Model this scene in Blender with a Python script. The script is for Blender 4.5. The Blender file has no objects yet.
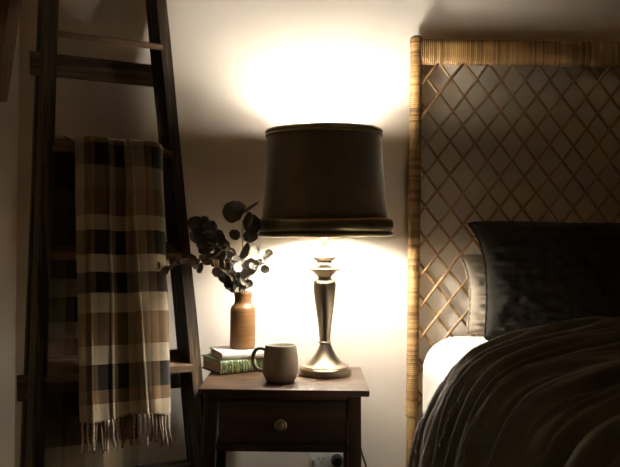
import bpy, bmesh, math, random
import numpy as np
from mathutils import Vector, Matrix, noise

random.seed(7)
S = bpy.context.scene
COL = S.collection
PI = math.pi
R = math.radians
F, ZC, ROLL = 780.0, 0.997, R(0.7)
WALLY, WALLX = 2.42, -0.909
WS = 0.6            # table height

# ------------------------------------------------------------------ helpers
def ray(px, py):
    dx, dy = px - 310.0, py - 233.5
    x = dx * math.cos(ROLL) + dy * math.sin(ROLL)
    y = -dx * math.sin(ROLL) + dy * math.cos(ROLL)
    return Vector((x / F, 1.0, -y / F))

def at(px, py, Y):
    return Vector((0, 0, ZC)) + ray(px, py) * Y

def tag(o, label=None, cat=None, group=None, kind=None):
    if label: o['label'] = label
    if cat: o['category'] = cat
    if group: o['group'] = group
    if kind: o['kind'] = kind
    return o

def empty(name, loc, rz=0.0):
    o = bpy.data.objects.new(name, None)
    o.empty_display_size = 0.05
    o.location = loc
    o.rotation_euler = (0, 0, rz)
    COL.objects.link(o)
    return o

def link(name, bm, mat, parent=None, smooth=True, sharp=35):
    bmesh.ops.recalc_face_normals(bm, faces=bm.faces[:])
    me = bpy.data.meshes.new(name)
    bm.to_mesh(me); bm.free()
    me.materials.append(mat)
    if smooth:
        me.shade_smooth()
        if sharp is not None:
            me.set_sharp_from_angle(angle=R(sharp))
    o = bpy.data.objects.new(name, me)
    COL.objects.link(o)
    if parent is not None:
        o.parent = parent
    return o

def box(bm, c0, c1, bevel=0.0, seg=2, M=None, jitter=0.0):
    vs = []
    for z in (c0[2], c1[2]):
        for x, y in ((c0[0], c0[1]), (c1[0], c0[1]), (c1[0], c1[1]), (c0[0], c1[1])):
            vs.append(bm.verts.new((x, y, z)))
    fs = [bm.faces.new([vs[i] for i in q]) for q in ((0, 3, 2, 1), (4, 5, 6, 7), (0, 1, 5, 4), (1, 2, 6, 5), (2, 3, 7, 6), (3, 0, 4, 7))]
    allv = set(vs)
    if bevel > 0:
        es = set(e for f in fs for e in f.edges)
        r = bmesh.ops.bevel(bm, geom=list(es), offset=bevel, segments=seg, profile=0.5, affect='EDGES')
        allv = set(v for v in r['verts']) | set(v for f in r['faces'] for v in f.verts)
        for f in bm.faces:
            if any(v in allv for v in f.verts):
                allv.update(f.verts)
    if M is not None:
        for v in allv:
            if v.is_valid: v.co = M @ v.co
    return allv

def boxm(c0, c1, bevel=0.0, M=None, seg=2):
    bm = bmesh.new(); box(bm, c0, c1, bevel, seg, M); return bm

def lathe(bm, prof, n=64, M=None, closed=False):
    """prof: list of (r, z)"""
    rings = []
    for r, z in prof:
        if r < 1e-6:
            rings.append([bm.verts.new((0, 0, z))])
        else:
            rings.append([bm.verts.new((r * math.cos(2 * PI * i / n), r * math.sin(2 * PI * i / n), z)) for i in range(n)])
    prs = list(zip(rings, rings[1:]))
    if closed: prs.append((rings[-1], rings[0]))
    for a, b in prs:
        if len(a) == 1 and len(b) == 1: continue
        for i in range(n):
            j = (i + 1) % n
            if len(a) == 1: bm.faces.new((a[0], b[i], b[j]))
            elif len(b) == 1: bm.faces.new((a[i], a[j], b[0]))
            else: bm.faces.new((a[i], a[j], b[j], b[i]))
    if M is not None:
        for rg in rings:
            for v in rg: v.co = M @ v.co

def smooth_path(pts, n):
    """Catmull-Rom through pts (tuples of any length) -> n samples each span"""
    P = [np.array(p, float) for p in pts]
    P = [2 * P[0] - P[1]] + P + [2 * P[-1] - P[-2]]
    out = []
    for i in range(1, len(P) - 2):
        for k in range(n):
            t = k / n
            a, b, c, d = P[i - 1], P[i], P[i + 1], P[i + 2]
            out.append(0.5 * (2 * b + (c - a) * t + (2 * a - 5 * b + 4 * c - d) * t * t + (3 * b - a - 3 * c + d) * t ** 3))
    out.append(P[-2])
    return out

def tube(bm, pts, rad, n=10, caps=True):
    pts = [Vector(p[:3]) for p in pts]
    N = len(pts)
    rr = rad if hasattr(rad, '__len__') else [rad] * N
    t0 = (pts[1] - pts[0]).normalized()
    up = Vector((0, 0, 1)) if abs(t0.z) < 0.9 else Vector((1, 0, 0))
    nx = t0.cross(up).normalized()
    rings = []
    for i in range(N):
        t = (pts[min(i + 1, N - 1)] - pts[max(i - 1, 0)]).normalized()
        nx = (nx - t * nx.dot(t)).normalized()
        ny = t.cross(nx)
        rings.append([bm.verts.new(pts[i] + (nx * math.cos(2 * PI * k / n) + ny * math.sin(2 * PI * k / n)) * rr[i]) for k in range(n)])
    for a, b in zip(rings, rings[1:]):
        for k in range(n):
            j = (k + 1) % n
            bm.faces.new((a[k], a[j], b[j], b[k]))
    if caps:
        bm.faces.new(rings[0][::-1]); bm.faces.new(rings[-1])

def grid(bm, P, uv=None):
    """P[i][j] -> Vector"""
    V = [[bm.verts.new(p) for p in row] for row in P]
    lay = bm.loops.layers.uv.new('UVMap') if uv else None
    for i in range(len(V) - 1):
        for j in range(len(V[0]) - 1):
            f = bm.faces.new((V[i][j], V[i + 1][j], V[i + 1][j + 1], V[i][j + 1]))
            if uv:
                for l, (a, b) in zip(f.loops, ((i, j), (i + 1, j), (i + 1, j + 1), (i, j + 1))):
                    l[lay].uv = uv[a][b]

# ------------------------------------------------------------------ materials
class NT:
    def __init__(self, name):
        self.m = bpy.data.materials.new(name)
        self.m.use_nodes = True
        self.t = self.m.node_tree
        self.b = self.t.nodes['Principled BSDF']
    def n(self, typ, **kw):
        nd = self.t.nodes.new(typ)
        for k, v in kw.items(): setattr(nd, k, v)
        return nd
    def l(self, a, b): self.t.links.new(a, b)
    def coord(self, out='Object', scale=(1, 1, 1), rot=(0, 0, 0)):
        tc = self.n('ShaderNodeTexCoord'); mp = self.n('ShaderNodeMapping')
        mp.inputs['Scale'].default_value = scale; mp.inputs['Rotation'].default_value = rot
        self.l(tc.outputs[out], mp.inputs['Vector'])
        return mp.outputs['Vector']
    def noise(self, vec, scale, detail=4, rough=0.55):
        nd = self.n('ShaderNodeTexNoise')
        nd.inputs['Scale'].default_value = scale; nd.inputs['Detail'].default_value = detail; nd.inputs['Roughness'].default_value = rough
        self.l(vec, nd.inputs['Vector'])
        return nd.outputs['Fac']
    def ramp(self, fac, stops, interp='LINEAR'):
        nd = self.n('ShaderNodeValToRGB'); cr = nd.color_ramp; cr.interpolation = interp
        while len(cr.elements) < len(stops): cr.elements.new(0.5)
        for e, (p, c) in zip(cr.elements, stops):
            e.position = p; e.color = (c[0], c[1], c[2], 1)
        self.l(fac, nd.inputs['Fac'])
        return nd.outputs['Color']
    def math(self, op, a, b=None):
        nd = self.n('ShaderNodeMath', operation=op)
        for i, v in enumerate((a, b)):
            if v is None: continue
            if isinstance(v, (int, float)): nd.inputs[i].default_value = v
            else: self.l(v, nd.inputs[i])
        return nd.outputs[0]
    def mix(self, fac, a, b, mode='MIX'):
        nd = self.n('ShaderNodeMix', data_type='RGBA', blend_type=mode)
        for i, v in ((0, fac), (6, a), (7, b)):
            if isinstance(v, (int, float)): nd.inputs[i].default_value = v
            elif isinstance(v, tuple): nd.inputs[i].default_value = (*v, 1)
            else: self.l(v, nd.inputs[i])
        return nd.outputs[2]
    def bump(self, h, strength=0.3, dist=0.002):
        nd = self.n('ShaderNodeBump'); nd.inputs['Strength'].default_value = strength; nd.inputs['Distance'].default_value = dist
        self.l(h, nd.inputs['Height']); self.l(nd.outputs['Normal'], self.b.inputs['Normal'])
    def set(self, color=None, rough=None, metal=None, spec=None):
        if color is not None:
            if isinstance(color, tuple): self.b.inputs['Base Color'].default_value = (*color, 1)
            else: self.l(color, self.b.inputs['Base Color'])
        if rough is not None:
            if isinstance(rough, (int, float)): self.b.inputs['Roughness'].default_value = rough
            else: self.l(rough, self.b.inputs['Roughness'])
        if metal is not None: self.b.inputs['Metallic'].default_value = metal
        if spec is not None: self.b.inputs['Specular IOR Level'].default_value = spec
        return self.m

def m_paint(name, col, sc=180):
    k = NT(name); v = k.coord()
    f = k.noise(v, 3, 3)
    c = k.ramp(f, [(0.3, tuple(x * 0.96 for x in col)), (0.7, col)])
    k.bump(k.noise(v, sc, 3), 0.12, 0.001)
    return k.set(c, 0.75, spec=0.25)

def m_wood(name, dark, mid, light, axis=0, rough=0.6, sc=1.0, bump=0.4, spec=0.4, wear=0.6):
    k = NT(name)
    s = [70 * sc] * 3; s[axis] = 4 * sc
    v = k.coord('Object', tuple(s))
    g = k.noise(v, 1.0, 6, 0.65)
    s2 = [9 * sc] * 3; s2[axis] = 1.2 * sc
    b = k.noise(k.coord('Object', tuple(s2)), 1.0, 4)
    mixv = k.math('ADD', k.math('MULTIPLY', g, wear), k.math('MULTIPLY', b, 1 - wear))
    c = k.ramp(mixv, [(0.3, dark), (0.5, mid), (0.72, light)])
    k.bump(g, bump, 0.002)
    return k.set(c, rough, spec=spec)

def m_fabric(name, c1, c2, scale=900, rough=0.9, sheen=0.0, big=8, bump=0.35, out='Object', spec=0.2):
    k = NT(name); v = k.coord(out)
    w1 = k.n('ShaderNodeTexWave', wave_type='BANDS', bands_direction='X'); w1.inputs['Scale'].default_value = scale / 6.28
    w2 = k.n('ShaderNodeTexWave', wave_type='BANDS', bands_direction='Z'); w2.inputs['Scale'].default_value = scale / 6.28
    for w in (w1, w2):
        w.inputs['Distortion'].default_value = 1.5; k.l(v, w.inputs['Vector'])
    wv = k.math('MULTIPLY', w1.outputs['Fac'], w2.outputs['Fac'])
    n1 = k.noise(v, big, 5)
    n2 = k.noise(v, 220, 3)
    f = k.math('ADD', k.math('MULTIPLY', n1, 0.6), k.math('MULTIPLY', n2, 0.4))
    c = k.ramp(f, [(0.3, c1), (0.7, c2)])
    k.bump(k.math('ADD', wv, n2), bump, 0.0008)
    k.set(c, rough, spec=spec)
    if sheen:
        k.b.inputs['Sheen Weight'].default_value = sheen
        k.b.inputs['Sheen Roughness'].default_value = 0.4
    return k.m

def m_plain(name, col, rough=0.5, metal=0.0, spec=0.5, nscale=40, var=0.12, bump=0.0):
    k = NT(name); v = k.coord()
    f = k.noise(v, nscale, 4)
    c = k.ramp(f, [(0.3, tuple(max(0, x * (1 - var)) for x in col)), (0.7, tuple(min(1, x * (1 + var)) for x in col))])
    if bump: k.bump(f, bump, 0.001)
    return k.set(c, rough, metal, spec)

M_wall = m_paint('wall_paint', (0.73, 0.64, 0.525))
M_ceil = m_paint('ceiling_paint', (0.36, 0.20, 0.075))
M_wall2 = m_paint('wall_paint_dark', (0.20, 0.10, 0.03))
M_trimp = m_paint('trim_paint', (0.72, 0.66, 0.56), 60)
M_floor = m_wood('floor_boards', (0.05, 0.028, 0.014), (0.10, 0.058, 0.03), (0.16, 0.10, 0.055), 1, 0.45, 0.5)
M_ladder = m_wood('weathered_ladder_wood', (0.010, 0.006, 0.003), (0.042, 0.024, 0.013), (0.28, 0.18, 0.10), 2, 0.62, 1.0, 0.7, 0.3, 0.7)
M_tread = m_wood('weathered_tread_wood', (0.035, 0.019, 0.010), (0.12, 0.068, 0.035), (0.38, 0.25, 0.14), 0, 0.7, 1.0, 0.7, 0.3, 0.7)
M_board = m_wood('hanging_board_wood', (0.09, 0.046, 0.022), (0.26, 0.15, 0.08), (0.42, 0.27, 0.16), 2, 0.6)
M_night = m_wood('dark_stained_wood', (0.018, 0.009, 0.005), (0.056, 0.028, 0.015), (0.115, 0.060, 0.033), 0, 0.42, 0.7, 0.15, 0.4, 0.5)
M_nightv = m_wood('dark_stained_leg_wood', (0.018, 0.009, 0.005), (0.056, 0.028, 0.015), (0.115, 0.060, 0.033), 2, 0.42, 0.7, 0.15, 0.4, 0.5)
M_top = m_wood('tabletop_wood', (0.022, 0.010, 0.0045), (0.066, 0.032, 0.014), (0.15, 0.080, 0.038), 0, 0.38, 0.7, 0.15, 0.45, 0.55)
M_brass = m_plain('antique_brass', (0.25, 0.205, 0.145), 0.33, 1.0, 0.5, 30, 0.08)
M_knob = m_plain('knob_metal', (0.62, 0.56, 0.46), 0.35, 1.0)
M_trim = m_plain('shade_trim_satin', (0.26, 0.21, 0.11), 0.30, 0.8, 0.5, 25, 0.2)
M_shade = m_fabric('shade_linen', (0.115, 0.078, 0.042), (0.175, 0.12, 0.066), 1500, 0.85, 0.9, 25, 0.3)
M_lining = m_plain('shade_lining', (0.86, 0.84, 0.79), 0.8, 0, 0.2, 20, 0.03)
M_steel = m_plain('lamp_fitting', (0.6, 0.55, 0.45), 0.35, 1.0)
M_black = m_plain('black_plastic', (0.012, 0.011, 0.010), 0.4)
M_white = m_plain('white_plastic', (0.72, 0.69, 0.62), 0.4, 0, 0.5, 20, 0.03)
M_dark = m_plain('slot_dark', (0.02, 0.018, 0.015), 0.7)
M_mug_in = m_plain('mug_glaze', (0.62, 0.56, 0.46), 0.35)
M_pages = m_wood('book_pages', (0.30, 0.23, 0.15), (0.42, 0.33, 0.22), (0.52, 0.42, 0.29), 0, 0.85, 4.0, 0.4)
M_linen_b = m_fabric('charcoal_linen', (0.135, 0.116, 0.091), (0.215, 0.186, 0.147), 1100, 0.88, 0.0, 14, 0.08)
M_linen_p = m_fabric('black_linen', (0.026, 0.021, 0.015), (0.046, 0.037, 0.027), 1100, 0.88, 0.0, 14, 0.3)
M_cream = m_fabric('cream_linen', (0.27, 0.215, 0.155), (0.37, 0.30, 0.22), 1100, 0.9, 0.0, 14, 0.3)
M_sheet = m_fabric('white_sheet', (0.56, 0.51, 0.43), (0.62, 0.57, 0.49), 1600, 0.9, 0.0, 8, 0.12)
M_bedbase = m_wood('bed_base_wood', (0.05, 0.03, 0.015), (0.12, 0.07, 0.035), (0.2, 0.13, 0.07), 0)
M_stem = m_plain('eucalyptus_stem_bark', (0.10, 0.075, 0.045), 0.7)
M_leaf = m_plain('eucalyptus_leaf', (0.13, 0.108, 0.072), 0.55, 0, 0.4, 30, 0.35, 0.3)
M_leafb = m_plain('dried_eucalyptus_leaf', (0.20, 0.125, 0.07), 0.6, 0, 0.35, 30, 0.35, 0.3)

def m_cane(name, strand=None, axis=0):
    k = NT(name); v = k.coord()
    n1 = k.noise(v, 9, 4)
    col = k.ramp(n1, [(0.3, (0.22, 0.115, 0.036)), (0.55, (0.36, 0.205, 0.075)), (0.75, (0.50, 0.32, 0.135))])
    if strand:
        sp = k.n('ShaderNodeSeparateXYZ'); k.l(v, sp.inputs[0])
        i = k.math('FLOOR', k.math('DIVIDE', sp.outputs[axis], strand))
        wn = k.n('ShaderNodeTexWhiteNoise', noise_dimensions='1D'); k.l(i, wn.inputs['W'])
        tint = k.ramp(wn.outputs['Value'], [(0.0, (0.42, 0.36, 0.28)), (0.4, (0.9, 0.85, 0.76)), (1.0, (1.15, 1.12, 1.05))])
        col = k.mix(1.0, col, tint, 'MULTIPLY')
    k.bump(k.noise(v, 160, 3), 0.25, 0.001)
    return k.set(col, 0.5, spec=0.4)
STR = 0.0062
M_cane = m_cane('rattan_cane')
M_wrapx = m_cane('rattan_wrap_rail', STR, 0)
M_wrapz = m_cane('rattan_wrap_post', STR, 2)

def m_mug():
    k = NT('speckled_stoneware'); v = k.coord()
    n = k.noise(v, 25, 3)
    base = k.ramp(n, [(0.3, (0.215, 0.165, 0.11)), (0.7, (0.275, 0.215, 0.145))])
    sp = k.noise(v, 600, 1)
    f = k.ramp(sp, [(0.63, (0, 0, 0)), (0.70, (1, 1, 1))])
    c = k.mix(f, base, (0.10, 0.07, 0.045))
    k.bump(n, 0.1, 0.001)
    return k.set(c, 0.55, spec=0.4)
M_mug = m_mug()

def m_vase():
    k = NT('caramel_stoneware'); v = k.coord()
    rings = k.noise(k.coord('Object', (3, 3, 260)), 1.0, 4)
    n = k.noise(v, 30, 4)
    f = k.math('ADD', k.math('MULTIPLY', rings, 0.6), k.math('MULTIPLY', n, 0.4))
    c = k.ramp(f, [(0.3, (0.09, 0.036, 0.009)), (0.55, (0.17, 0.076, 0.021)), (0.75, (0.24, 0.122, 0.042))])
    k.bump(rings, 0.3, 0.001)
    return k.set(c, 0.5, spec=0.4)
M_vase = m_vase()

def m_cover(name, c1, c2, gilt=None, period=0.018):
    k = NT(name); v = k.coord()
    n = k.noise(v, 60, 5)
    c = k.ramp(n, [(0.3, c1), (0.7, c2)])
    if gilt:
        sp = k.n('ShaderNodeSeparateXYZ'); k.l(v, sp.inputs[0])
        nz = k.noise(k.coord('Object', (230, 40, 60)), 1.0, 3)
        a = k.math('FRACT', k.math('DIVIDE', sp.outputs[0], period))
        line = k.math('LESS_THAN', a, 0.09)
        rub = k.math('GREATER_THAN', nz, 0.56)
        front = k.math('LESS_THAN', sp.outputs[1], 0.004)
        f = k.math('MULTIPLY', k.math('MULTIPLY', k.math('MAXIMUM', line, rub), front), 0.8)
        c = k.mix(f, c, gilt)
    k.bump(n, 0.25, 0.001)
    return k.set(c, 0.5, spec=0.4)
M_green = m_cover('green_cloth_cover', (0.034, 0.055, 0.013), (0.060, 0.090, 0.024), (0.36, 0.34, 0.17))
M_wcover = m_cover('white_cloth_cover', (0.66, 0.61, 0.51), (0.74, 0.69, 0.59), None)

def m_plaid():
    k = NT('plaid_wool')
    uv = k.n('ShaderNodeUVMap'); uv.uv_map = 'UVMap'
    sp = k.n('ShaderNodeSeparateXYZ'); k.l(uv.outputs[0], sp.inputs[0])
    cream, tan, taupe, dark = (0.58, 0.46, 0.30), (0.22, 0.125, 0.055), (0.26, 0.19, 0.12), (0.016, 0.010, 0.006)
    pv, pu = 1.2, 0.155
    fv = k.math('FRACT', k.math('DIVIDE', sp.outputs[1], pv))
    fu = k.math('FRACT', k.math('DIVIDE', sp.outputs[0], pu))
    bands = [(0, cream), (.055, tan), (.10, dark), (.19, cream), (.255, tan), (.375, cream), (.445, dark), (.52, cream), (.585, dark), (.675, cream), (.73, tan), (.83, taupe), (.915, dark), (1.0, tan), (1.10, cream)]
    cv = k.ramp(fv, [(p / 1.2, c) for p, c in bands], 'CONSTANT')
    cu = k.ramp(fu, [(0.0, cream), (0.12, tan), (0.26, dark), (0.50, taupe), (0.62, dark), (0.80, cream)], 'CONSTANT')
    # twill weave decides which thread is on top
    tw = k.math('FRACT', k.math('DIVIDE', k.math('ADD', sp.outputs[0], k.math('MULTIPLY', sp.outputs[1], .66)), 0.0055))
    tw2 = k.math('FRACT', k.math('DIVIDE', k.math('SUBTRACT', sp.outputs[0], k.math('MULTIPLY', sp.outputs[1], .66)), 0.0055))
    zig = k.math('LESS_THAN', k.math('FRACT', k.math('DIVIDE', sp.outputs[0], 0.03)), 0.5)
    tt = k.n('ShaderNodeMix', data_type='FLOAT'); k.l(zig, tt.inputs[0]); k.l(tw, tt.inputs[2]); k.l(tw2, tt.inputs[3])
    top = k.math('MULTIPLY', k.math('LESS_THAN', tt.outputs[0], 0.5), 0.42)
    f = k.math('ADD', top, 0.24)
    c = k.mix(f, cv, cu)
    n = k.noise(uv.outputs[0], 420, 3)
    c = k.mix(0.35, c, k.ramp(n, [(0.3, (0.45, 0.42, 0.38)), (0.7, (1, 1, 1))]), 'MULTIPLY')
    k.bump(k.math('ADD', tt.outputs[0], k.math('MULTIPLY', n, 1.5)), 0.5, 0.001)
    k.set(c, 0.95, spec=0.1)
    k.b.inputs['Sheen Weight'].default_value = 0.15
    return k.m
M_plaid = m_plaid()
M_tassel_l = m_plain('cream_wool_yarn', (0.50, 0.42, 0.31), 0.95, 0, 0.1, 150, 0.3, 0.5)
M_tassel_d = m_plain('brown_wool_yarn', (0.13, 0.09, 0.055), 0.95, 0, 0.1, 150, 0.3, 0.5)

kb = NT('lamp_bulb_glow')
kb.b.inputs['Base Color'].default_value = (1, 0.95, 0.85, 1)
kb.b.inputs['Emission Color'].default_value = (1.0, 0.99, 0.97, 1)
kb.b.inputs['Emission Strength'].default_value = 120.0
M_bulb = kb.m

# ------------------------------------------------------------------ setting
XR, YF, ZT = 2.7, -1.6, 2.6
def struct(name, c0, c1, mat, bevel=0.0):
    o = link(name, boxm(c0, c1, bevel), mat, None, bevel > 0)
    o['kind'] = 'structure'
    return o
struct('floor', (WALLX - .1, YF - .1, -.1), (XR + .1, WALLY + .1, 0), M_floor)
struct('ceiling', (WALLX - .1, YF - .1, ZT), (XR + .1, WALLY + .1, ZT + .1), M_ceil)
struct('wall_back', (WALLX - .1, WALLY, 0), (XR + .1, WALLY + .1, ZT), M_wall)
struct('wall_left', (WALLX - .1, YF, 0), (WALLX, WALLY, ZT), M_wall)
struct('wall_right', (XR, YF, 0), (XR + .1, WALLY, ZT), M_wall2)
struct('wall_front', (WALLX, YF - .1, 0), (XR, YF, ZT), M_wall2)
struct('baseboard_back', (WALLX + .016, WALLY - .016, 0), (XR, WALLY, .10), M_trimp, .004)
struct('baseboard_left', (WALLX, YF, 0), (WALLX + .016, WALLY, .10), M_trimp, .004)

# ------------------------------------------------------------------ ladder
YAW, LEAN = R(28), R(10.4)
LX, LY, LW, LT = -0.4290, 1.924, 0.498, 0.0490
e_ = Vector((math.cos(YAW), math.sin(YAW), 0))
n0 = Vector((math.sin(YAW), -math.cos(YAW), 0))
u_ = Vector((0, 0, math.cos(LEAN))) - n0 * math.sin(LEAN)
n_ = n0 * math.cos(LEAN) + Vector((0, 0, math.sin(LEAN)))
# ladder frame: x = across, y = backwards, z = up the rails
ML = Matrix(((e_.x, -n_.x, u_.x, LX), (e_.y, -n_.y, u_.y, LY), (e_.z, -n_.z, u_.z, 0), (0, 0, 0, 1)))
MLI = ML.inverted()
def on_ladder(px, py, y=0.0):
    """point of the ladder frame where the sight line meets the plane y"""
    o = MLI @ Vector((0, 0, ZC)); d = MLI.to_3x3() @ ray(px, py)
    t = (y - o.y) / d.y
    return o + d * t

ladder = empty('step_ladder', (0, 0, 0)); ladder.matrix_world = ML
tag(ladder, 'rustic dark wooden step ladder standing in the corner with a plaid throw over it', 'ladder')
RAILW, RAILD, LH = 0.030, 0.100, 1.84
def slant_bm(a0, a1, y0, y1, h0, h1, w, d, seg=14, wob=0.0015, flat_floor=True):
    bm = bmesh.new()
    rings = []
    for i in range(seg + 1):
        t = i / seg
        h = h0 + (h1 - h0) * t
        a = a0 + (a1 - a0) * t; y = y0 + (y1 - y0) * t
        q = []
        for sx, sy in ((0, 0), (1, 0), (1, 1), (0, 1)):
            jx = noise.noise(Vector((t * 9, sx * 5 + a0 * 40, sy * 7))) * wob
            jy = noise.noise(Vector((t * 9 + 30, sx * 5 + a0 * 40, sy * 7))) * wob
            p = Vector((a + sx * w + jx, y + sy * d + jy, h))
            if i == 0 and flat_floor:
                p.z = h0 + p.y * math.tan(LEAN) + 0.001     # cut level with the floor
            q.append(bm.verts.new(p))
        rings.append(q)
    for r0, r1 in zip(rings, rings[1:]):
        for k in range(4):
            j = (k + 1) % 4
            bm.faces.new((r0[k], r0[j], r1[j], r1[k]))
    bm.faces.new(rings[0][::-1]); bm.faces.new(rings[-1])
    bmesh.ops.bevel(bm, geom=[e for e in bm.edges if not any(len(f.verts) == 4 and False for f in e.link_faces) and len(e.link_faces) == 2 and e.calc_face_angle(0) > 0.5], offset=0.003, segments=2, affect='EDGES')
    return bm
def half(h): return LW / 2 - LT * h
link('rail', slant_bm(half(0) - RAILW, half(LH) - RAILW, 0, 0, 0, LH, RAILW, RAILD), M_ladder, ladder)
link('rail', slant_bm(-half(0), -half(LH), 0, 0, 0, LH, RAILW, RAILD), M_ladder, ladder)
# rear frame
RY0, RY1 = 0.136, 0.117
link('rear_leg', slant_bm(half(0) - .010, half(LH) - .010, RY0, RY1, 0, LH, .022, .036), M_ladder, ladder)
link('rear_leg', slant_bm(-half(0) - .003, -half(LH) - .003, RY0, RY1, 0, LH, .026, .036), M_ladder, ladder)
TP = math.tan(R(25))
def tread_bm(h, ext=0.004):
    w = half(h)
    bm = bmesh.new()
    n = 10
    rings = []
    for i in range(n + 1):
        t = i / n
        a = -w + RAILW - ext + (2 * w - 2 * RAILW + 2 * ext) * t
        q = []
        for y, z in ((-.004, -.009), (-.004, .009), (.099, .009), (.099, -.009)):
            # the treads pitch down towards the front
            zz = z + y * TP
            wz = noise.noise(Vector((a * 14, y * 30, h * 9 + z * 50))) * .002
            q.append(bm.verts.new((a, y + wz, h + zz + wz)))
        rings.append(q)
    for r0, r1 in zip(rings, rings[1:]):
        for k in range(4):
            j = (k + 1) % 4
            bm.faces.new((r0[k], r0[j], r1[j], r1[k]))
    bm.faces.new(rings[0][::-1]); bm.faces.new(rings[-1])
    bmesh.ops.bevel(bm, geom=[e for e in bm.edges if len(e.link_faces) == 2 and e.calc_face_angle(0) > 0.6], offset=0.0025, segments=2, affect='EDGES')
    return bm
H_TR = [on_ladder(160, y).z for y in (47, 154)] + [on_ladder(190, y).z for y in (256, 368)]
dh = (H_TR[0] - H_TR[3]) / 3
H_TR = [H_TR[3] - dh * 2, H_TR[3] - dh] + H_TR[::-1]
print('TREADS', [round(h, 3) for h in H_TR])
for h in H_TR:
    if h > 0.06: link('tread', tread_bm(h), M_tread, ladder)
link('tread', tread_bm(LH - .02), M_tread, ladder)
for yy in (65, 385):
    p = on_ladder(62, yy, RY1 - .012)
    hh = p.z; w = half(hh)
    bm = boxm((-w - .024, -.006, -.034), (w - .004, .006, .034), .003)
    o = link('brace', bm, M_tread, ladder)
    o.location = (0, RY1 - .0065 + (RY0 - RY1) * (1 - hh / LH), hh)

# ------------------------------------------------------------------ throw blanket on the ladder
throw = empty('throw_blanket', (0, 0, 0)); throw.matrix_world = ML
tag(throw, 'brown and cream plaid wool throw with fringe draped over the ladder', 'throw')
HT = H_TR[4]            # second visible tread
pTL, pTR = on_ladder(74, 150, -.02), on_ladder(161, 152, -.02)
pBL, pBR = on_ladder(78, 414, -.02), on_ladder(170, 420, -.02)
hB = (pBL.z + pBR.z) / 2
L_front = HT - hB
def stepf(u, c, w): return 1 / (1 + math.exp(-(u - c) / w))
def pleat(u, s):
    """offset forward across the throw; s = 0 at the tread .. 1 at the hem"""
    d = .012 + .026 * (1 - max(0, (u - .70) / .30) ** 2) - .010 * (1 - min(1, u / .12)) ** 2
    c1, c2, c3 = .10 + .012 * math.sin(s * 5), .33 + .02 * s + .01 * math.sin(s * 4), .57 + .10 * s
    d += .012 * stepf(u, c1, .005) * (1 - stepf(u, c2, .005))
    for c in (c1 + .012, c2 - .012, c3 + .012): d += .0045 * math.exp(-((u - c) / .011) ** 2)
    d += .013 * stepf(u, c3, .006)
    d += .006 * math.sin(u * 9 + 1.1 * s) * (.4 + s)
    d += .004 * noise.noise(Vector((u * 6, s * 5, 3.3))) * (.5 + s)
    d -= .014 * max(0, (u - .93) / .07) ** 2
    return d
NU, NS = 170, 110
P, UV = [], []
lenback = HT - on_ladder(100, 500, .12).z
def cloth_path(s, u, front_a, top_n=0):
    pass
total_top = .125
for i in range(NU + 1):
    u = i / NU
    row, uvr = [], []
    aT = pTL.x + (pTR.x - pTL.x) * u
    aB = pBL.x + (pBR.x - pBL.x) * u
    off = 0.0
    for k in range(NS + 1):
        s = k / NS
        a = aB + (aT - aB) * s + .004 * noise.noise(Vector((u * 3, s * 4, 8)))
        q = 1 - s
        y = -.012 - pleat(u, q)
        z = hB + (HT + .012 - hB) * s - .006 * math.sin(u * 8) * q
        # front of the step: turn over the nosing
        row.append((a, y, z)); uvr.append((aT - pTL.x + off, (z - hB) / L_front))
    for k in range(1, 13):        # over the tread
        t = k / 12
        y = -.012 - pleat(u, 0) * (1 - t) + t * .125
        z = HT + .012 + max(0, y + .004) * TP + .004 * math.sin(PI * t) + pleat(u, 0) * .12 * (1 - t)
        row.append((aT, y, z)); uvr.append((aT - pTL.x + off, 1.0 + t * .19))
    P.append([Vector(p) for p in row]); UV.append(uvr)
bm = bmesh.new(); grid(bm, P, UV)
fr = link('front_drape', bm, M_plaid, throw, True, None)
md = fr.modifiers.new('thick', 'SOLIDIFY'); md.thickness = .004; md.offset = 1
# back half hanging behind the treads, longer than the front
P, UV = [], []
bL, bR = on_ladder(41, 440, .104), on_ladder(138, 440, .104)
bTL = on_ladder(55, 152, .104)
hb2 = on_ladder(100, 520, .116).z
for i in range(61):
    u = i / 60
    row, uvr = [], []
    aT = bTL.x + (pTR.x - .02 - bTL.x) * u
    aB = bL.x + (bR.x - bL.x) * u
    for k in range(81):
        s = k / 80
        a = aT + (aB - aT) * min(1, s * 1.15)
        zt = HT + .012 + .117 * TP
        z = zt - (zt - hb2) * s
        y = .1075 + .0012 * math.sin(u * 17 + s) * min(1, s * 4)
        row.append((a, y, z)); uvr.append((aT - pTL.x, 1.19 + s * (HT - hb2) / L_front))
    P.append([Vector(p) for p in row]); UV.append(uvr)
bm = bmesh.new(); grid(bm, P, UV)
bk = link('back_drape', bm, M_plaid, throw, True, None)
md = bk.modifiers.new('thick', 'SOLIDIFY'); md.thickness = .003
# fringe
NTAS = 24
for i in range(NTAS):
    u = (i + .5) / NTAS
    a = pBL.x + (pBR.x - pBL.x) * u
    y = -.014 - pleat(u, 1)
    z = hB - .006 * math.sin(u * 8)
    L = .078 + random.uniform(-.010, .008)
    sw, ph = random.uniform(-.008, .008), random.uniform(0, 6)
    pts, rr = [], []
    for k in range(15):
        t = k / 14
        pts.append((a + sw * t + .0022 * math.sin(t * 6 + ph) * t, y + .003 * math.sin(t * 5 + ph * 2), z + .004 - L * t))
        rr.append((.0036 - .0014 * t) * (1 + .22 * math.sin(t * 42 + ph)))
    bm = bmesh.new(); tube(bm, pts, rr, 8)
    lightc = (i % 7) in (0, 1, 2, 6) or u > .82
    link('tassel', bm, M_tassel_l if lightc else M_tassel_d, throw, True, None)

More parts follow.
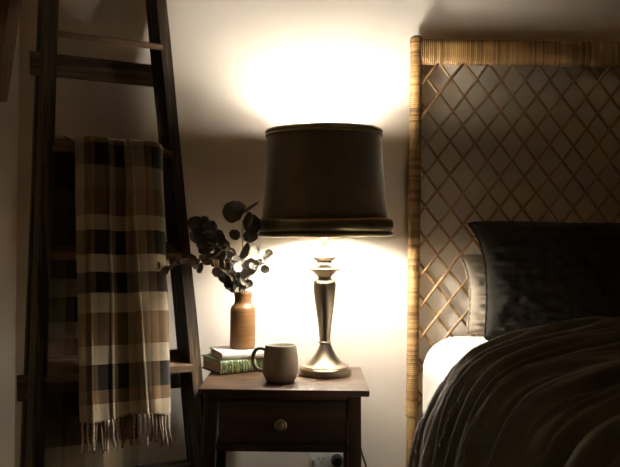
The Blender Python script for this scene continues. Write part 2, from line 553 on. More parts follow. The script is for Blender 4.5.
# ------------------------------------------------------------------ hanging board, left wall
bx0, bx1 = WALLX + .002, WALLX + .030
pa, pb = Vector((0, 2.335, 1.62)), Vector((0, 2.256, 1.375))
d = (pa - pb).normalized(); wv = Vector((0, -d.z, d.y))
bm = bmesh.new()
outl = []
Wd = .085
for k in range(13):
    an = PI * k / 12
    outl.append(pb + wv * (Wd / 2) + wv * (-math.cos(an) * Wd / 2) - d * (math.sin(an) * .022))
outl += [pb + d * .75 + wv * Wd, pb + d * .75]
fr0 = [bm.verts.new((bx1, p.y, p.z)) for p in outl]; bk0 = [bm.verts.new((bx0, p.y, p.z)) for p in outl]
bm.faces.new(fr0); bm.faces.new(bk0[::-1])
for i in range(len(outl)):
    j = (i + 1) % len(outl)
    bm.faces.new((fr0[i], fr0[j], bk0[j], bk0[i]))
bmesh.ops.bevel(bm, geom=[e for e in bm.edges if len(e.link_faces) == 2 and e.calc_face_angle(0) > 1.0 and abs(e.verts[0].co.x - e.verts[1].co.x) < 1e-4], offset=.004, segments=2, affect='EDGES')
hb = link('hanging_board', bm, M_board, None, True)
tag(hb, 'slanted brown wooden board with rounded end hanging on the left wall', 'wooden board')

# ------------------------------------------------------------------ nightstand
ns = empty('nightstand', (-.0645, 2.155, 0))
tag(ns, 'small dark stained wooden nightstand with one drawer, under the lit lamp', 'nightstand')
def nb(name, c0, c1, mat, bev=.0025, parent=ns):
    o = link(name, boxm((c0[0] + .0645, c0[1] - 2.155, c0[2]), (c1[0] + .0645, c1[1] - 2.155, c1[2]), bev), mat, parent)
    return o
nb('tabletop', (-.280, 1.980, WS - .017), (.1565, 2.330, WS), M_top, .004)
LZ = WS - .017
for x0, x1 in ((-.265, -.231), (.102, .136)):
    for y0, y1 in ((1.995, 2.029), (2.283, 2.317)):
        bm = bmesh.new()
        sx = -1 if x0 < -.06 else 1
        vs = box(bm, (x0 + .0645, y0 - 2.155, 0), (x1 + .0645, y1 - 2.155, LZ), .003)
        for v in vs:
            if v.is_valid: v.co.x += sx * (.017 if sx < 0 else .010) * (LZ - v.co.z) / LZ
        link('leg', bm, M_nightv, ns)
nb('apron_rail', (-.232, 2.000, WS - .030), (.103, 2.018, LZ), M_night, .0015)
nb('apron_rail', (-.234, 1.999, .4355), (.105, 2.020, .4545), M_night, .0025)
nb('side_panel', (-.260, 2.028, .440), (-.244, 2.284, LZ), M_night, .001)
nb('side_panel', (.115, 2.028, .440), (.131, 2.284, LZ), M_night, .001)
nb('back_panel', (-.232, 2.298, .440), (.103, 2.310, LZ), M_night, .001)
dr = nb('drawer', (-.228, 2.002, .4575), (.099, 2.020, .5675), M_night, .003)
bm = bmesh.new()
lathe(bm, [(0, 0), (.007, 0), (.006, .008), (.0085, .012), (.0155, .015), (.0165, .019), (.0135, .0225), (.009, .0222), (.0075, .0235), (0, .0245)], 40,
      Matrix.Translation((-.069 + .0645, 2.002 - 2.155, .5075)) @ Matrix.Rotation(PI / 2, 4, 'X'))
link('knob', bm, M_knob, dr)

# ------------------------------------------------------------------ lamp
LPX, LPY = .0475, 2.205
lamp = empty('table_lamp', (LPX, LPY, WS + .0004))
tag(lamp, 'lit brass table lamp with a dark drum shade standing on the nightstand', 'lamp')
K = .002827
def zz(y): return .997 - (y - 233.5) * K - WS
bm = bmesh.new()
lathe(bm, [(0, 0), (.0725, 0), (.0735, .003), (.0735, .014), (.0725, .018), (.069, .021), (.0675, .022), (.0665, .0245), (.063, .026)] +
      [(r * K, zz(y)) for r, y in ((20.0, 364.2), (17.0, 361.8), (13.2, 357.5), (10.3, 353), (8.0, 349), (6.4, 345.5), (5.5, 343.2))] + [(0, zz(343.2))], 80)
link('base', bm, M_brass, lamp, True, 40)
bm = bmesh.new()
prof = [(0, 343.4), (5.4, 343.4), (6.3, 342.8), (6.3, 341.6), (5.4, 341), (5.5, 338), (6.1, 330), (7.4, 319), (9.0, 308), (10.6, 298), (11.6, 289), (11.9, 284), (11.4, 282), (10.4, 280), (8.5, 278.8), (7.0, 278.3), (7.0, 276.5),
        (8.2, 275.4), (11.0, 272.8), (14.6, 270.6), (16.8, 269.2), (17.1, 268.2), (16.3, 267.5), (11.5, 266.6), (8.4, 265.0), (7.6, 264.0), (7.4, 262.0), (8.2, 261.0), (10.0, 259.8), (12.4, 258.0), (13.4, 256.8), (13.0, 256.2), (9.5, 255.2), (7.6, 253.6), (6.6, 251.6), (6.2, 250.2), (4.6, 249.4), (4.2, 247), (3.2, 246), (3.1, 236), (3.1, 233), (0, 233)]
lathe(bm, [(r * K, zz(y)) for r, y in prof], 64)
link('stem', bm, M_brass, lamp, True, 40).rotation_euler.y = -R(1.0)
# shade: tilted a touch on its fitter
shade = empty('shade', (0, 0, 0)); shade.parent = lamp
ZB = zz(237.0)
shade.matrix_basis = Matrix.Translation((-.006, 0, ZB)) @ Matrix.Rotation(R(-1.1), 4, 'Y')
def sh(name, prof, mat, closed=True, n=96, sharp=40):
    bm = bmesh.new(); lathe(bm, prof, n, None, closed); return link(name, bm, mat, shade, True, sharp)
RB, RT, HS = .1775, .1605, .300
sh('fabric', [(RB, .045), (RT, HS - .010), (RT - .0015, HS - .010), (RB - .0015, .045)], M_shade)
sh('lining', [(RB - .002, .008), (RT - .002, HS - .003), (RT - .0035, HS - .003), (RB - .0035, .008)], M_lining)
sh('top_trim', [(RT - .002, HS - .018), (RT + .0035, HS - .019), (RT + .0055, HS - .015), (RT + .0030, HS - .010), (RT + .0060, HS - .005), (RT + .0040, HS), (RT - .002, HS + .001)], M_trim)
bt = []
for k in range(11):
    an = -PI / 2 + PI * k / 10
    bt.append((.1855 + .0085 * math.cos(an), .032 + .0175 * math.sin(an)))
bt2 = [(.1815 + .0115 * math.cos(-PI / 2 + PI * k / 8), .0065 + .0065 * math.sin(-PI / 2 + PI * k / 8)) for k in range(9)]
sh('bottom_trim', [(RB - .001, .050)] + [(RB - .001, 0.0)] + bt2 + bt + [(.180, .052)], M_trim)
# spider fitter
bm = bmesh.new()
ZSP = HS - .045
for k in range(3):
    a = 2 * PI * k / 3 + .3
    tube(bm, [(.010 * math.cos(a), .010 * math.sin(a), ZSP), (.09 * math.cos(a), .09 * math.sin(a), ZSP + .004), ((RT - .0045) * math.cos(a), (RT - .0045) * math.sin(a), ZSP + .028)], .0018, 8)
lathe(bm, [(.006, ZSP - .003), (.013, ZSP - .003), (.013, ZSP + .003), (.006, ZSP + .003)], 24, None, True)
link('spider_fitter', bm, M_steel, shade)
# socket, tubular bulb
bm = bmesh.new(); z0 = zz(233)
lathe(bm, [(0, z0 - .002), (.014, z0 - .002), (.016, z0 + .004), (.016, z0 + .034), (.013, z0 + .040), (0, z0 + .040)], 32)
link('socket', bm, M_steel, lamp).rotation_euler.y = -R(1.0)
bm = bmesh.new(); zb0 = z0 + .044; zb1 = ZB + .225
lathe(bm, [(0, zb0), (.013, zb0), (.019, zb0 + .008), (.019, zb1 - .014), (.014, zb1 - .004), (0, zb1)], 24)
link('bulb', bm, M_bulb, lamp).rotation_euler.y = -R(1.0)
# cord and plug (behind the nightstand, into the wall outlet)
OX, OZ = at(328, 462, WALLY).x, .285
PX, PZ = at(337, 459, WALLY).x, at(337, 459, WALLY).z
def rel(p): return (p[0] - LPX, p[1] - LPY, p[2] - WS)
cpts = [(LPX, LPY + .071, WS + .008), (.045, 2.305, WS + .006), (.050, 2.332, WS + .005), (.060, 2.352, WS - .012), (.090, 2.366, .53), (.145, 2.372, .40), (.166, 2.372, .33), (.182, 2.372, .27), (.176, 2.37, .18), (.14, 2.36, .12), (.105, 2.36, .13), (PX + .002, 2.372, .20), (PX, 2.378, PZ - .035), (PX, 2.380, PZ - .012)]
bm = bmesh.new(); tube(bm, [rel(p) for p in smooth_path(cpts, 8)], .0028, 8)
link('cord', bm, M_black, lamp, True, None)
bm = bmesh.new()
lathe(bm, [(0, 0), (.019, 0), (.0195, .006), (.018, .020), (.013, .030), (0, .032)], 32, Matrix.Translation(rel((PX, WALLY - .0095, PZ))) @ Matrix.Rotation(PI / 2, 4, 'X'))
link('plug', bm, M_black, lamp)

# ------------------------------------------------------------------ wall outlet
out = empty('wall_outlet', (OX, WALLY, OZ))
tag(out, 'white double wall outlet with a black plug, low behind the nightstand', 'outlet')
link('faceplate', boxm((-.059, -.0085, -.036), (.059, 0.001, .036), .003), M_white, out)
SX = at(321, 460, WALLY).x - OX
for sx, sz in ((SX, PZ - OZ), (PX - OX, PZ - OZ)):
    bm = bmesh.new()
    for dx, dz, ang in ((-.007, .004, -30), (.007, .004, 30), (0, -.009, 0)):
        box(bm, (-.0011, -.0094, -.0040), (.0011, -.0083, .0040), 0, 1, Matrix.Translation((sx + dx, 0, sz + dz)) @ Matrix.Rotation(R(ang), 4, 'Y'))
    link('socket_slots', bm, M_dark, out, False)
for sx in (-.046, .046):
    link('switch', boxm((sx - .004, -.012, .006), (sx + .004, -.0083, .018), .0012), M_white, out)

# ------------------------------------------------------------------ books
def book(name, loc, yaw, L, D, T, mcov, label, cat='book'):
    r = empty(name, loc, yaw); tag(r, label, cat)
    t = .0028
    bm = bmesh.new()
    # C-shaped case with rounded spine
    prof = [(D, 0), (.006, 0)]
    for k in range(9):
        an = -PI / 2 - PI * k / 8
        prof.append((.006 + .006 * math.cos(an), T / 2 + T / 2 * math.sin(an)))
    prof += [(.006, T), (D, T), (D, T - t), (.007, T - t)]
    for k in range(7):
        an = PI / 2 + PI * k / 6
        prof.append((.007 + .0045 * math.cos(an), T / 2 + (T / 2 - t) * math.sin(an)))
    prof += [(.007, t), (D, t)]
    cl = []
    for p in prof:
        if not cl or (abs(p[0] - cl[-1][0]) + abs(p[1] - cl[-1][1])) > 1e-6: cl.append(p)
    a = [bm.verts.new((0, y, z)) for y, z in cl]; b = [bm.verts.new((L, y, z)) for y, z in cl]
    bm.faces.new(a); bm.faces.new(b[::-1])
    for i in range(len(cl)):
        j = (i + 1) % len(cl)
        bm.faces.new((a[i], b[i], b[j], a[j]))
    link('cover', bm, mcov, r, True, 40)
    bm = bmesh.new()
    box(bm, (.004, .0065, t + .0003), (L - .004, D - .005, T - t - .0003), .0012, 1)
    link('pages', bm, M_pages, r)
    return r
book('thick_book', (-.2425, 2.166, WS + .0003), R(32), .190, .135, .0385, M_green, 'thick green clothbound book lying flat on the nightstand under the white book')
book('slim_book', (-.2410, 2.182, WS + .0391), R(23), .176, .138, .0195, M_wcover, 'slim white book lying on the green book, under the vase')

# ------------------------------------------------------------------ vase
VX, VY, VZ = -.1935, 2.285, WS + .0589
vase = empty('bud_vase', (VX, VY, VZ)); tag(vase, 'caramel brown stoneware bottle vase holding eucalyptus, on the white book', 'vase')
s = .00296
vp = [(0, 0), (11.6, 0), (12.3, .6), (12.5, 2.5), (12.5, 36), (12.4, 38.5), (11.6, 41), (9.6, 43.2), (8.7, 44.5), (8.4, 46.5), (8.5, 50), (9.0, 53.5), (9.3, 55.2), (9.0, 55.6), (8.3, 55.2), (7.6, 50), (7.4, 46), (8.0, 43), (11.0, 39), (11.2, 3), (0, 2)]
bm = bmesh.new(); lathe(bm, [(r * s, z * s) for r, z in vp], 64)
link('vase_body', bm, M_vase, vase, True, 50)
MOUTH = Vector((VX, VY, VZ + 55 * s))

# ------------------------------------------------------------------ eucalyptus
def leaf(bm, base, direc, up, L, W, rng):
    d = direc.normalized()
    side = d.cross(up)
    if side.length < 1e-3: side = d.cross(Vector((1, 0, 0)))
    side.normalize(); nn = side.cross(d).normalized()
    rows = []
    NL, NW = 9, 5
    cup = rng.uniform(.05, .30); bend = rng.uniform(-.25, .35)
    for i in range(NL):
        t = i / (NL - 1)
        w = W * math.sqrt(max(0, 1 - (2 * t - 1) ** 2)) ** .85 * (1.06 - .12 * t)
        w = max(w, W * .03)
        row = []
        for j in range(NW):
            q = j / (NW - 1) * 2 - 1
            row.append(base + d * (L * t) + side * (w * q) + nn * (cup * W * q * q + bend * L * t * t))
        rows.append(row)
    th = .0008
    A = [[bm.verts.new(p + nn * th / 2) for p in r] for r in rows]
    B = [[bm.verts.new(p - nn * th / 2) for p in r] for r in rows]
    for G, fl in ((A, 0), (B, 1)):
        for i in range(NL - 1):
            for j in range(NW - 1):
                q = (G[i][j], G[i + 1][j], G[i + 1][j + 1], G[i][j + 1])
                bm.faces.new(q if not fl else q[::-1])
    loop = [(i, 0) for i in range(NL)] + [(NL - 1, j) for j in range(1, NW)] + [(i, NW - 1) for i in range(NL - 2, -1, -1)] + [(0, j) for j in range(NW - 2, 0, -1)]
    for k in range(len(loop)):
        a, b = loop[k], loop[(k + 1) % len(loop)]
        bm.faces.new((A[a[0]][a[1]], A[b[0]][b[1]], B[b[0]][b[1]], B[a[0]][a[1]]))
    return None

def sprig(label, pix, leaves, seed, size, mat, root_off, f0=.3):
    rng = random.Random(seed)
    pts = [(VX + root_off[0] * .6, VY + root_off[1] * .6, VZ + .06), (VX + root_off[0], VY + root_off[1], MOUTH.z)]
    pts += [(VX + root_off[0] * 1.2, VY + root_off[1] * 1.2, MOUTH.z + .016)] + [tuple(at(*p)) for p in pix]
    sm = smooth_path(pts, 10)
    o = empty('eucalyptus_sprig', (VX, VY, VZ + .06)); tag(o, label, 'sprig', 'eucalyptus sprigs in the vase')
    org = Vector((VX, VY, VZ + .06))
    bm = bmesh.new()
    N = len(sm)
    tube(bm, [Vector(p) - org for p in sm], [.0019 - .0011 * i / N for i in range(N)], 8)
    link('stem', bm, M_stem, o, True, None)
    bm = bmesh.new()
    for k in range(leaves):
        f = f0 + (1 - f0) * (k / max(1, leaves - 1)) if leaves > 1 else 1
        i = min(N - 2, int(f * (N - 1)))
        p = Vector(sm[i]); t = (Vector(sm[i + 1]) - Vector(sm[i])).normalized()
        rnd = Vector((rng.uniform(-1, 1), rng.uniform(-1, .6), rng.uniform(-.7, .9)))
        sd = (rnd - t * rnd.dot(t)).normalized()
        dd = (t * rng.uniform(.1, .7) + sd).normalized()
        L = size * rng.uniform(.62, 1.25)
        pet = p + dd * (.15 * L)
        tube(bm, [p - org, pet - org], .0007, 5)
        face = Vector((rng.uniform(-.9, .9), -1.0, rng.uniform(-.5, .8)))
        leaf(bm, pet - org, dd, face, L, L * rng.uniform(.42, .56), rng)
    link('foliage', bm, mat, o, True, 60)
sprig('eucalyptus sprig with brownish leaves reaching left in front of the ladder', [(232, 278, 2.18), (216, 266, 2.10), (200, 263, 2.04), (182, 264, 1.97), (156, 269, 1.90)], 18, 3, .027, M_leafb, (-.010, -.010), .52)
sprig('eucalyptus sprig rising left to a leafy cluster beside the ladder rail', [(231, 274, 2.24), (217, 256, 2.18), (208, 242, 2.13), (199, 227, 2.09)], 52, 11, .035, M_leaf, (-.010, .002), .40)
sprig('eucalyptus sprig in the middle of the bunch leaning slightly left', [(234, 274, 2.23), (224, 258, 2.20), (213, 242, 2.18), (205, 228, 2.16)], 44, 21, .034, M_leaf, (-.004, -.012), .40)
sprig('tallest eucalyptus sprig with large dark round leaves beside the lamp shade', [(241, 276, 2.24), (243, 252, 2.17), (242, 228, 2.09), (246, 208, 2.07)], 16, 33, .044, M_leaf, (.004, -.004), .45)
sprig('small eucalyptus sprig pointing right below the lamp shade', [(246, 282, 2.22), (253, 270, 2.20), (262, 264, 2.18), (271, 256, 2.17)], 14, 47, .025, M_leaf, (.011, -.005), .35)
sprig('short dense eucalyptus sprig just above the vase mouth', [(239, 284, 2.25), (233, 274, 2.22), (224, 266, 2.20)], 36, 52, .028, M_leaf, (-.002, .008), .42)

# ------------------------------------------------------------------ mug
MX, MY = -.0745, 2.088
mug = empty('mug', (MX, MY, WS)); tag(mug, 'taupe speckled stoneware mug with round handle on the nightstand', 'mug')
mp = [(0, .0015), (.030, .0015), (.032, 0), (.035, 0), (.0372, .002), (.0425, .012), (.0468, .021), (.0482, .027), (.0478, .045), (.0455, .070), (.0428, .090), (.0418, .0975), (.0410, .0990), (.0396, .0990), (.0386, .0975)]
bm = bmesh.new(); lathe(bm, mp + [(.0400, .085), (.043, .060), (.0445, .035), (.041, .020), (.030, .008), (0, .006)], 72)
body = link('mug_body', bm, M_mug, mug, True, 60)
bm = bmesh.new(); lathe(bm, [(.0416, .0982), (.0410, .0994), (.0396, .0994), (.0384, .0975), (.0398, .085), (.0428, .060), (.0443, .035), (.0408, .0205), (.0298, .0083), (0, .0063), ], 72)
link('glaze_lining', bm, M_mug_in, mug, True, 60)
bm = bmesh.new()
hp = [(-.0435, 0, .084), (-.058, 0, .087), (-.072, 0, .078), (-.077, 0, .060), (-.073, 0, .041), (-.062, 0, .030), (-.045, 0, .026)]
hp = smooth_path(hp, 6)
hang = R(-12)
tube(bm, [Matrix.Rotation(hang, 3, 'Z') @ Vector(p) for p in hp], .0052, 14)
link('handle', bm, M_mug, mug, True, None)

# ------------------------------------------------------------------ headboard
HY = 2.389
XL, XRH = .3190, 2.00
ZTOP = 1.557
hbd = empty('headboard', ((XL + XRH) / 2, HY, 0)); tag(hbd, 'woven rattan headboard with diamond lattice and cane wrapped frame behind the bed', 'headboard')
HO = Vector(((XL + XRH) / 2, HY, 0))
def wrapped(bm, p0, p1, sx, sy, strand, nsec=20, amp=.0018, sq=2.0):
    """tube with an (sx, sy) superellipse section, ribbed like wound cane"""
    p0, p1 = Vector(p0), Vector(p1); Ld = (p1 - p0).length; t = (p1 - p0).normalized()
    if abs(t.z) > .5: ax, ay = Vector((1, 0, 0)), Vector((0, 1, 0))
    else: ax, ay = Vector((0, 0, 1)), Vector((0, 1, 0))
    n = int(Ld / strand * 6)
    rings = []
    for i in range(n + 1):
        q = i / n * Ld; ph = (q / strand) % 1
        r = amp * (math.sqrt(max(0, 1 - (2 * ph - 1) ** 2)) - .6) + .0004 * noise.noise(Vector((math.floor(q / strand) * 1.7, Ld, 0)))
        slant = .002 * noise.noise(Vector((q * 9, 4, 1)))
        ring = []
        for k in range(nsec):
            a = 2 * PI * k / nsec
            c, s_ = math.cos(a), math.sin(a)
            ex = 2 / sq
            x = math.copysign(abs(c) ** ex, c) * (sx + r); y = math.copysign(abs(s_) ** ex, s_) * (sy + r)
            ring.append(bm.verts.new(p0 + t * (q + slant * c) + ax * x + ay * y))
        rings.append(ring)
    for a, b in zip(rings, rings[1:]):
        for k in range(nsec):
            j = (k + 1) % nsec
            bm.faces.new((a[k], a[j], b[j], b[k]))
    bm.faces.new(rings[0][::-1]); bm.faces.new(rings[-1])
def hlink(name, bm, mat, sharp=None):
    for v in bm.verts: v.co -= HO
    return link(name, bm, mat, hbd, True, sharp)
for x in (XL, XRH):
    bm = bmesh.new(); wrapped(bm, (x, HY, .44), (x, HY, ZTOP + .042), .0185, .019, STR); hlink('post', bm, M_wrapz)
    bm = bmesh.new(); tube(bm, [(x, HY, 0.0005), (x, HY, .2), (x, HY, .445)], .0168, 20); hlink('post_foot', bm, M_cane, 40)
    bm = bmesh.new()
    lathe(bm, [(0, ZTOP + .049), (.012, ZTOP + .048), (.0185, ZTOP + .043), (.0200, ZTOP + .036), (.0203, ZTOP + .020), (.0195, ZTOP + .016)], 24, Matrix.Translation((x, HY, 0)))
    hlink('post_cap', bm, M_wrapz)
bm = bmesh.new(); wrapped(bm, (XL + .012, HY, ZTOP), (XRH - .012, HY, ZTOP), .039, .016, STR, 24, .0020, 2.6); hlink('top_rail', bm, M_wrapx)
bm = bmesh.new(); wrapped(bm, (XL + .012, HY, .30), (XRH - .012, HY, .30), .022, .018, STR, 16); hlink('bottom_rail', bm, M_wrapx)
# lattice canes
XA, XB, ZA, ZBt = XL + .012, XRH - .012, .300, ZTOP - .032
dx, dz = .0750, .0978
x_first = .3910 - dx * 40
def cane(xs, sgn, yoff, seed):
    sl = dz / dx
    # line from (xs, ZBt) downward, x += sgn
    xe = xs + sgn * (ZBt - ZA) / sl
    t0, t1 = 0.0, 1.0
    lo, hi = (XA, XB)
    def clip(t0, t1):
        d = xe - xs
        ta, tb = (lo - xs) / d, (hi - xs) / d
        if ta > tb: ta, tb = tb, ta
        return max(t0, ta), min(t1, tb)
    t0, t1 = clip(t0, t1)
    if t1 - t0 < .02: return
    n = max(3, int((t1 - t0) * 26))
    pts = []
    for i in range(n + 1):
        t = t0 + (t1 - t0) * i / n
        t_ = min(1, max(0, i / n)) * .999 + .0005
        x = xs + (xe - xs) * t; z = ZBt + (ZA - ZBt) * t
        w = noise.noise(Vector((x * 3.1, z * 3.1, seed * 7.7))) * .009 * math.sin(PI * t_) ** .5
        wy = noise.noise(Vector((x * 4, z * 4, seed * 3.3 + 50))) * .0018
        pts.append((x + w, HY + yoff + wy, z + w * .3 * sgn))
    bm = bmesh.new(); tube(bm, pts, .0042 + .0004 * math.sin(seed * 2.3), 10)
    hlink('lattice_cane', bm, M_cane)
k = 0
xs = x_first
while xs < XB + 1.2:
    cane(xs, 1, .0046, k); cane(xs, -1, -.0046, k + 200)
    xs += dx; k += 1

# ------------------------------------------------------------------ bed
BX0, BX1, BY0, BY1 = .327, 1.95, .25, 2.325
bb = empty('bed_base', ((BX0 + BX1) / 2, (BY0 + BY1) / 2, 0)); tag(bb, 'low wooden bed base under the mattress', 'bed base')
cx, cy = (BX0 + BX1) / 2, (BY0 + BY1) / 2
link('platform', boxm((BX0 + .02 - cx, BY0 + .02 - cy, .14), (BX1 - .02 - cx, BY1 - .01 - cy, .40), .008), M_bedbase, bb)
for sx in (BX0 + .08, BX1 - .14):
    for sy in (BY0 + .08, BY1 - .14):
        link('leg', boxm((sx - cx, sy - cy, 0), (sx + .06 - cx, sy + .06 - cy, .142), .004), M_bedbase, bb)
# mattress with fitted sheet: rounded slab
def rounded_slab(x0, x1, y0, y1, z0, z1, r, nx=40, wr=.003):
    bm = bmesh.new()
    hx, hy, hz = (x1 - x0) / 2, (y1 - y0) / 2, (z1 - z0) / 2
    bmesh.ops.create_cube(bm, size=2)
    bmesh.ops.subdivide_edges(bm, edges=bm.edges[:], cuts=nx, use_grid_fill=True)
    for v in bm.verts:
        c = v.co
        # concentrate vertices at the edges
        q = Vector([math.copysign(1 - (1 - abs(a)) ** 1.6, a) for a in c])
        p = Vector((q.x * hx, q.y * hy, q.z * hz))
        rr = (r, r, min(r, hz * .98))
        inner = Vector([max(-h + k_, min(h - k_, a)) for a, h, k_ in zip(p, (hx, hy, hz), rr)])
        d = p - inner
        if d.length > 1e-6:
            nd = Vector((d.x / rr[0], d.y / rr[1], d.z / rr[2]))
            m = max(abs(nd.x), abs(nd.y), abs(nd.z))
            if nd.length > 1e-6:
                nd = nd.normalized() * m
            p = inner + Vector((nd.x * rr[0], nd.y * rr[1], nd.z * rr[2]))
        w = noise.noise(Vector((p.x * 9, p.y * 9, p.z * 4))) * wr + noise.noise(Vector((p.x * 24, p.y * 20, p.z * 6))) * wr * .4
        p += (d.normalized() if d.length > 1e-6 else Vector((0, 0, math.copysign(1, c.z)))) * w
        v.co = p + Vector(((x0 + x1) / 2, (y0 + y1) / 2, (z0 + z1) / 2))
    return bm
mt = empty('mattress', (cx, cy, .402)); tag(mt, 'mattress with a white fitted sheet, corner showing beside the rattan headboard', 'mattress')
bm = rounded_slab(BX0 - cx, BX1 - cx, BY0 - cy, BY1 - cy, .002, .306, .10, 44, .0025)
link('fitted_sheet', bm, M_sheet, mt, True, None)

# ------------------------------------------------------------------ pillows
def pillow(name, label, W, H, T, M, mat, seam_mat, ear=.03, seed=1, flange=.0, wr=1.0, sag=.0, leftpull=0.0):
    root = empty(name, (0, 0, 0)); root.matrix_world = M; tag(root, label, 'pillow')
    bm = bmesh.new()
    NUp, NVp = 84, 56
    def pt(i, j, sgn):
        u, v = i / NUp * 2 - 1, j / NVp * 2 - 1
        e = (1 - abs(u) ** 3.2) * (1 - abs(v) ** 3.0)
        th = T / 2 * max(0, e) ** .52
        # sides draw in between the ears
        x = W / 2 * u * (1 - ear * (1 - v * v) ** 1.0 * abs(u) ** 3 )
        z = H / 2 * v * (1 - ear * 1.1 * (1 - u * u) * abs(v) ** 3)
        if u < 0 and v > 0: x -= leftpull * (-u) ** 6 * v ** 3.5
        cr = (u * u * v * v) ** 5
        x *= 1 - .022 * cr; z *= 1 - .055 * cr
        z -= sag * (1 - abs(u)) * 0
        edge = (1 - max(abs(u), abs(v)))
        # wrinkles radiating from the sides and the corners
        n1 = noise.noise(Vector((u * 2.2 + seed, v * 9 + u * 2, seed * 3.1)))
        n2 = noise.noise(Vector((u * 9 + seed, v * 3.0, seed * 5.7 + sgn)))
        n3 = noise.noise(Vector((u * 26 + v * 5, v * 9 - u * 5, seed * 2.2 + sgn)))
        rw = (abs(n1) * 1.4 * math.exp(-(1 - abs(u)) * 2.5) + abs(n2) * .7 * math.exp(-(1 - abs(v)) * 4) + n3 * .40) * min(1, edge * 9)
        y = sgn * (th + .014 * wr * (rw - .25) * min(1, edge * 8))
        return Vector((x, y, z))
    A = [[None] * (NVp + 1) for _ in range(NUp + 1)]; B = [[None] * (NVp + 1) for _ in range(NUp + 1)]
    for i in range(NUp + 1):
        for j in range(NVp + 1):
            A[i][j] = bm.verts.new(pt(i, j, -1))
            if i in (0, NUp) or j in (0, NVp): B[i][j] = A[i][j]
            else: B[i][j] = bm.verts.new(pt(i, j, 1))
    for i in range(NUp):
        for j in range(NVp):
            bm.faces.new((A[i][j], A[i + 1][j], A[i + 1][j + 1], A[i][j + 1]))
            q = (B[i][j], B[i][j + 1], B[i + 1][j + 1], B[i + 1][j])
            try: bm.faces.new(q)
            except ValueError: pass
    link('pillowcase', bm, mat, root, True, None)
    # seam running round the edge
    per = [pt(i, 0, -1) for i in range(NUp)] + [pt(NUp, j, -1) for j in range(NVp)] + [pt(i, NVp, -1) for i in range(NUp, 0, -1)] + [pt(0, j, -1) for j in range(NVp, -1, -1)]
    per = [p for p in per]
    bm = bmesh.new()
    sm = []
    for i, p in enumerate(per):
        sm.append(p + Vector((0, .0015 * math.sin(i * 1.3), 0)))
    tube(bm, sm, [.0030 + .0006 * math.sin(i * 1.9) for i in range(len(sm))], 8)
    link('seam', bm, seam_mat, root, True, None)
    return root
# black pillow stands on the mattress and leans back against the headboard
def pmat(x, y, z, tilt, roll, yaw=0.0):
    return Matrix.Translation((x, y, z)) @ Matrix.Rotation(yaw, 4, 'Z') @ Matrix.Rotation(tilt, 4, 'X') @ Matrix.Rotation(roll, 4, 'Y')
pillow('pillow', 'black linen pillow standing upright in front of the rattan headboard', .72, .335, .15, pmat(.822, 2.115, .880, R(-14), R(-.6)), M_linen_p, M_linen_p, .05, 2, 0, 2.0, 0, .034)
pillow('pillow', 'cream linen pillow peeking out behind the black pillow', .70, .235, .075, pmat(.795, 2.245, .828, R(-13), 0), M_cream, M_cream, .05, 6, 0, 1.6, 0, .012)

# ------------------------------------------------------------------ duvet
cs = [(.222, .27), (.224, .36), (.230, .46), (.248, .57), (.286, .672), (.345, .742), (.45, .773), (.60, .792), (.80, .808), (1.05, .812), (1.40, .81), (1.70, .775), (1.88, .765), (1.99, .69), (2.03, .55), (2.04, .40), (2.04, .28)]
cs = np.array(smooth_path(cs, 24))
seg = np.r_[0, np.cumsum(np.hypot(*np.diff(cs, axis=0).T))]
LS = seg[-1]
def base(s):
    return np.interp(s, seg, cs[:, 0]), np.interp(s, seg, cs[:, 1])
def s_of_x(x):  # arc length where the top passes x
    top = (cs[:, 0] >= x)
    return seg[np.argmax(top)]
NUd = 250
svals = np.r_[np.linspace(0, 1.25, 190), np.linspace(1.25, LS, NUd - 190 + 1)[1:]]
NVd = 430
back = [(0.0, 1.79), (.20, 1.79), (.32, 1.76), (.42, 1.72), (.50, 1.745), (.62, 1.82), (.78, 1.90), (1.0, 1.945), (1.3, 1.95), (LS, 1.9)]
bs = [b[0] for b in back]; by = [b[1] for b in back]
P = []
def ridge(x): return 1 - 2.4 * math.sqrt(x * x + .0016)
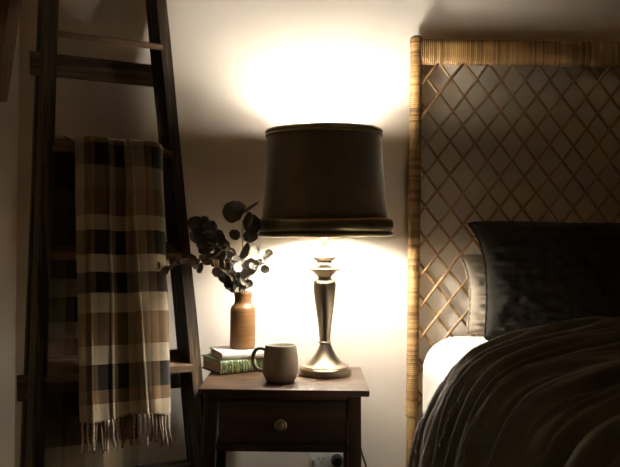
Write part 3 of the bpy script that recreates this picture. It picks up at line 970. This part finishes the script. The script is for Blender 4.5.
for s in svals:
    x, z = base(s)
    x2, z2 = base(min(LS, s + .004)); x1, z1 = base(max(0, s - .004))
    tx, tz = x2 - x1, z2 - z1; l = math.hypot(tx, tz); nx, nz = -tz / l, tx / l
    yb = float(np.interp(s, bs, by))
    row = []
    for k in range(NVd + 1):
        q = (k / NVd) ** 1.15
        y = yb - (yb - .18) * q
        dist = yb - y
        ss = min(s, 1.35)
        t = y - .62 * ss + .06 * math.sin(ss * 4 + y * 3)
        a1 = ridge(noise.noise(Vector((t * 11, ss * .9 + 3, 1.3))))
        a2 = ridge(noise.noise(Vector((t * 20 + 7, ss * 1.4, 5.1))))
        a3 = ridge(noise.noise(Vector((t * 42 + 2, ss * 2.4 + y, 9.4))))
        side = 1.0 if s < 1.4 else .6
        amp = min(1.1, .6 + dist / .25)
        # the big smooth mound nearer the foot has few folds
        mound = math.exp(-(((x - .80) / .34) ** 2 + ((y - .80) / .34) ** 2))
        fold = max(-.016, .024 * a1 + .021 * a2 + .008 * a3) * amp * side * (1 - .75 * mound)
        fold += .0012 * noise.noise(Vector((x * 60, y * 60, z * 60)))
        big = .045 * mound + .006 * noise.noise(Vector((x * 3, y * 3, 2.2)))
        drop = -.012 * math.exp(-dist / .10) * min(1, max(0, (s - .25) / .3))              # thin at the turned edge
        edge_round = -.022 * max(0, 1 - dist / .022) ** 2   # rolled hem
        h = fold + big + drop + edge_round - .022 - .004 * max(0, 1 - s / .4)
        hz = 0.0
        row.append(Vector((x + nx * h, y, z + nz * h + hz)))
    P.append(row)
bm = bmesh.new(); grid(bm, P)
for f in bm.faces: f.normal_flip() if False else None
dv = link('duvet', bm, M_linen_b, None, True, None)
tag(dv, 'rumpled charcoal linen duvet spread over the bed and hanging down its side', 'duvet')
md = dv.modifiers.new('thick', 'SOLIDIFY'); md.thickness = .006; md.offset = -1

# ------------------------------------------------------------------ camera and world
cam = bpy.data.cameras.new('camera'); co = bpy.data.objects.new('camera', cam); COL.objects.link(co)
cam.sensor_fit = 'HORIZONTAL'; cam.sensor_width = 36; cam.lens = F / 620 * 36
cam.clip_start = .02
co.matrix_world = Matrix.Translation((0, 0, ZC)) @ Matrix.Rotation(PI / 2, 4, 'X') @ Matrix.Rotation(ROLL, 4, 'Z')
S.camera = co
w = bpy.data.worlds.new('night'); S.world = w; w.use_nodes = True
w.node_tree.nodes['Background'].inputs[0].default_value = (.02, .015, .01, 1)
w.node_tree.nodes['Background'].inputs[1].default_value = 0.0
vs = S.view_settings
S.display_settings.display_device = 'sRGB'
vs.view_transform = 'Standard'; vs.look = 'None'; vs.gamma = 1.0; vs.use_curve_mapping = False
vs.exposure = 2.03
try:
    S.cycles.use_denoising = True
    S.cycles.max_bounces = 8; S.cycles.diffuse_bounces = 6
    S.cycles.sample_clamp_indirect = 8
except Exception: pass
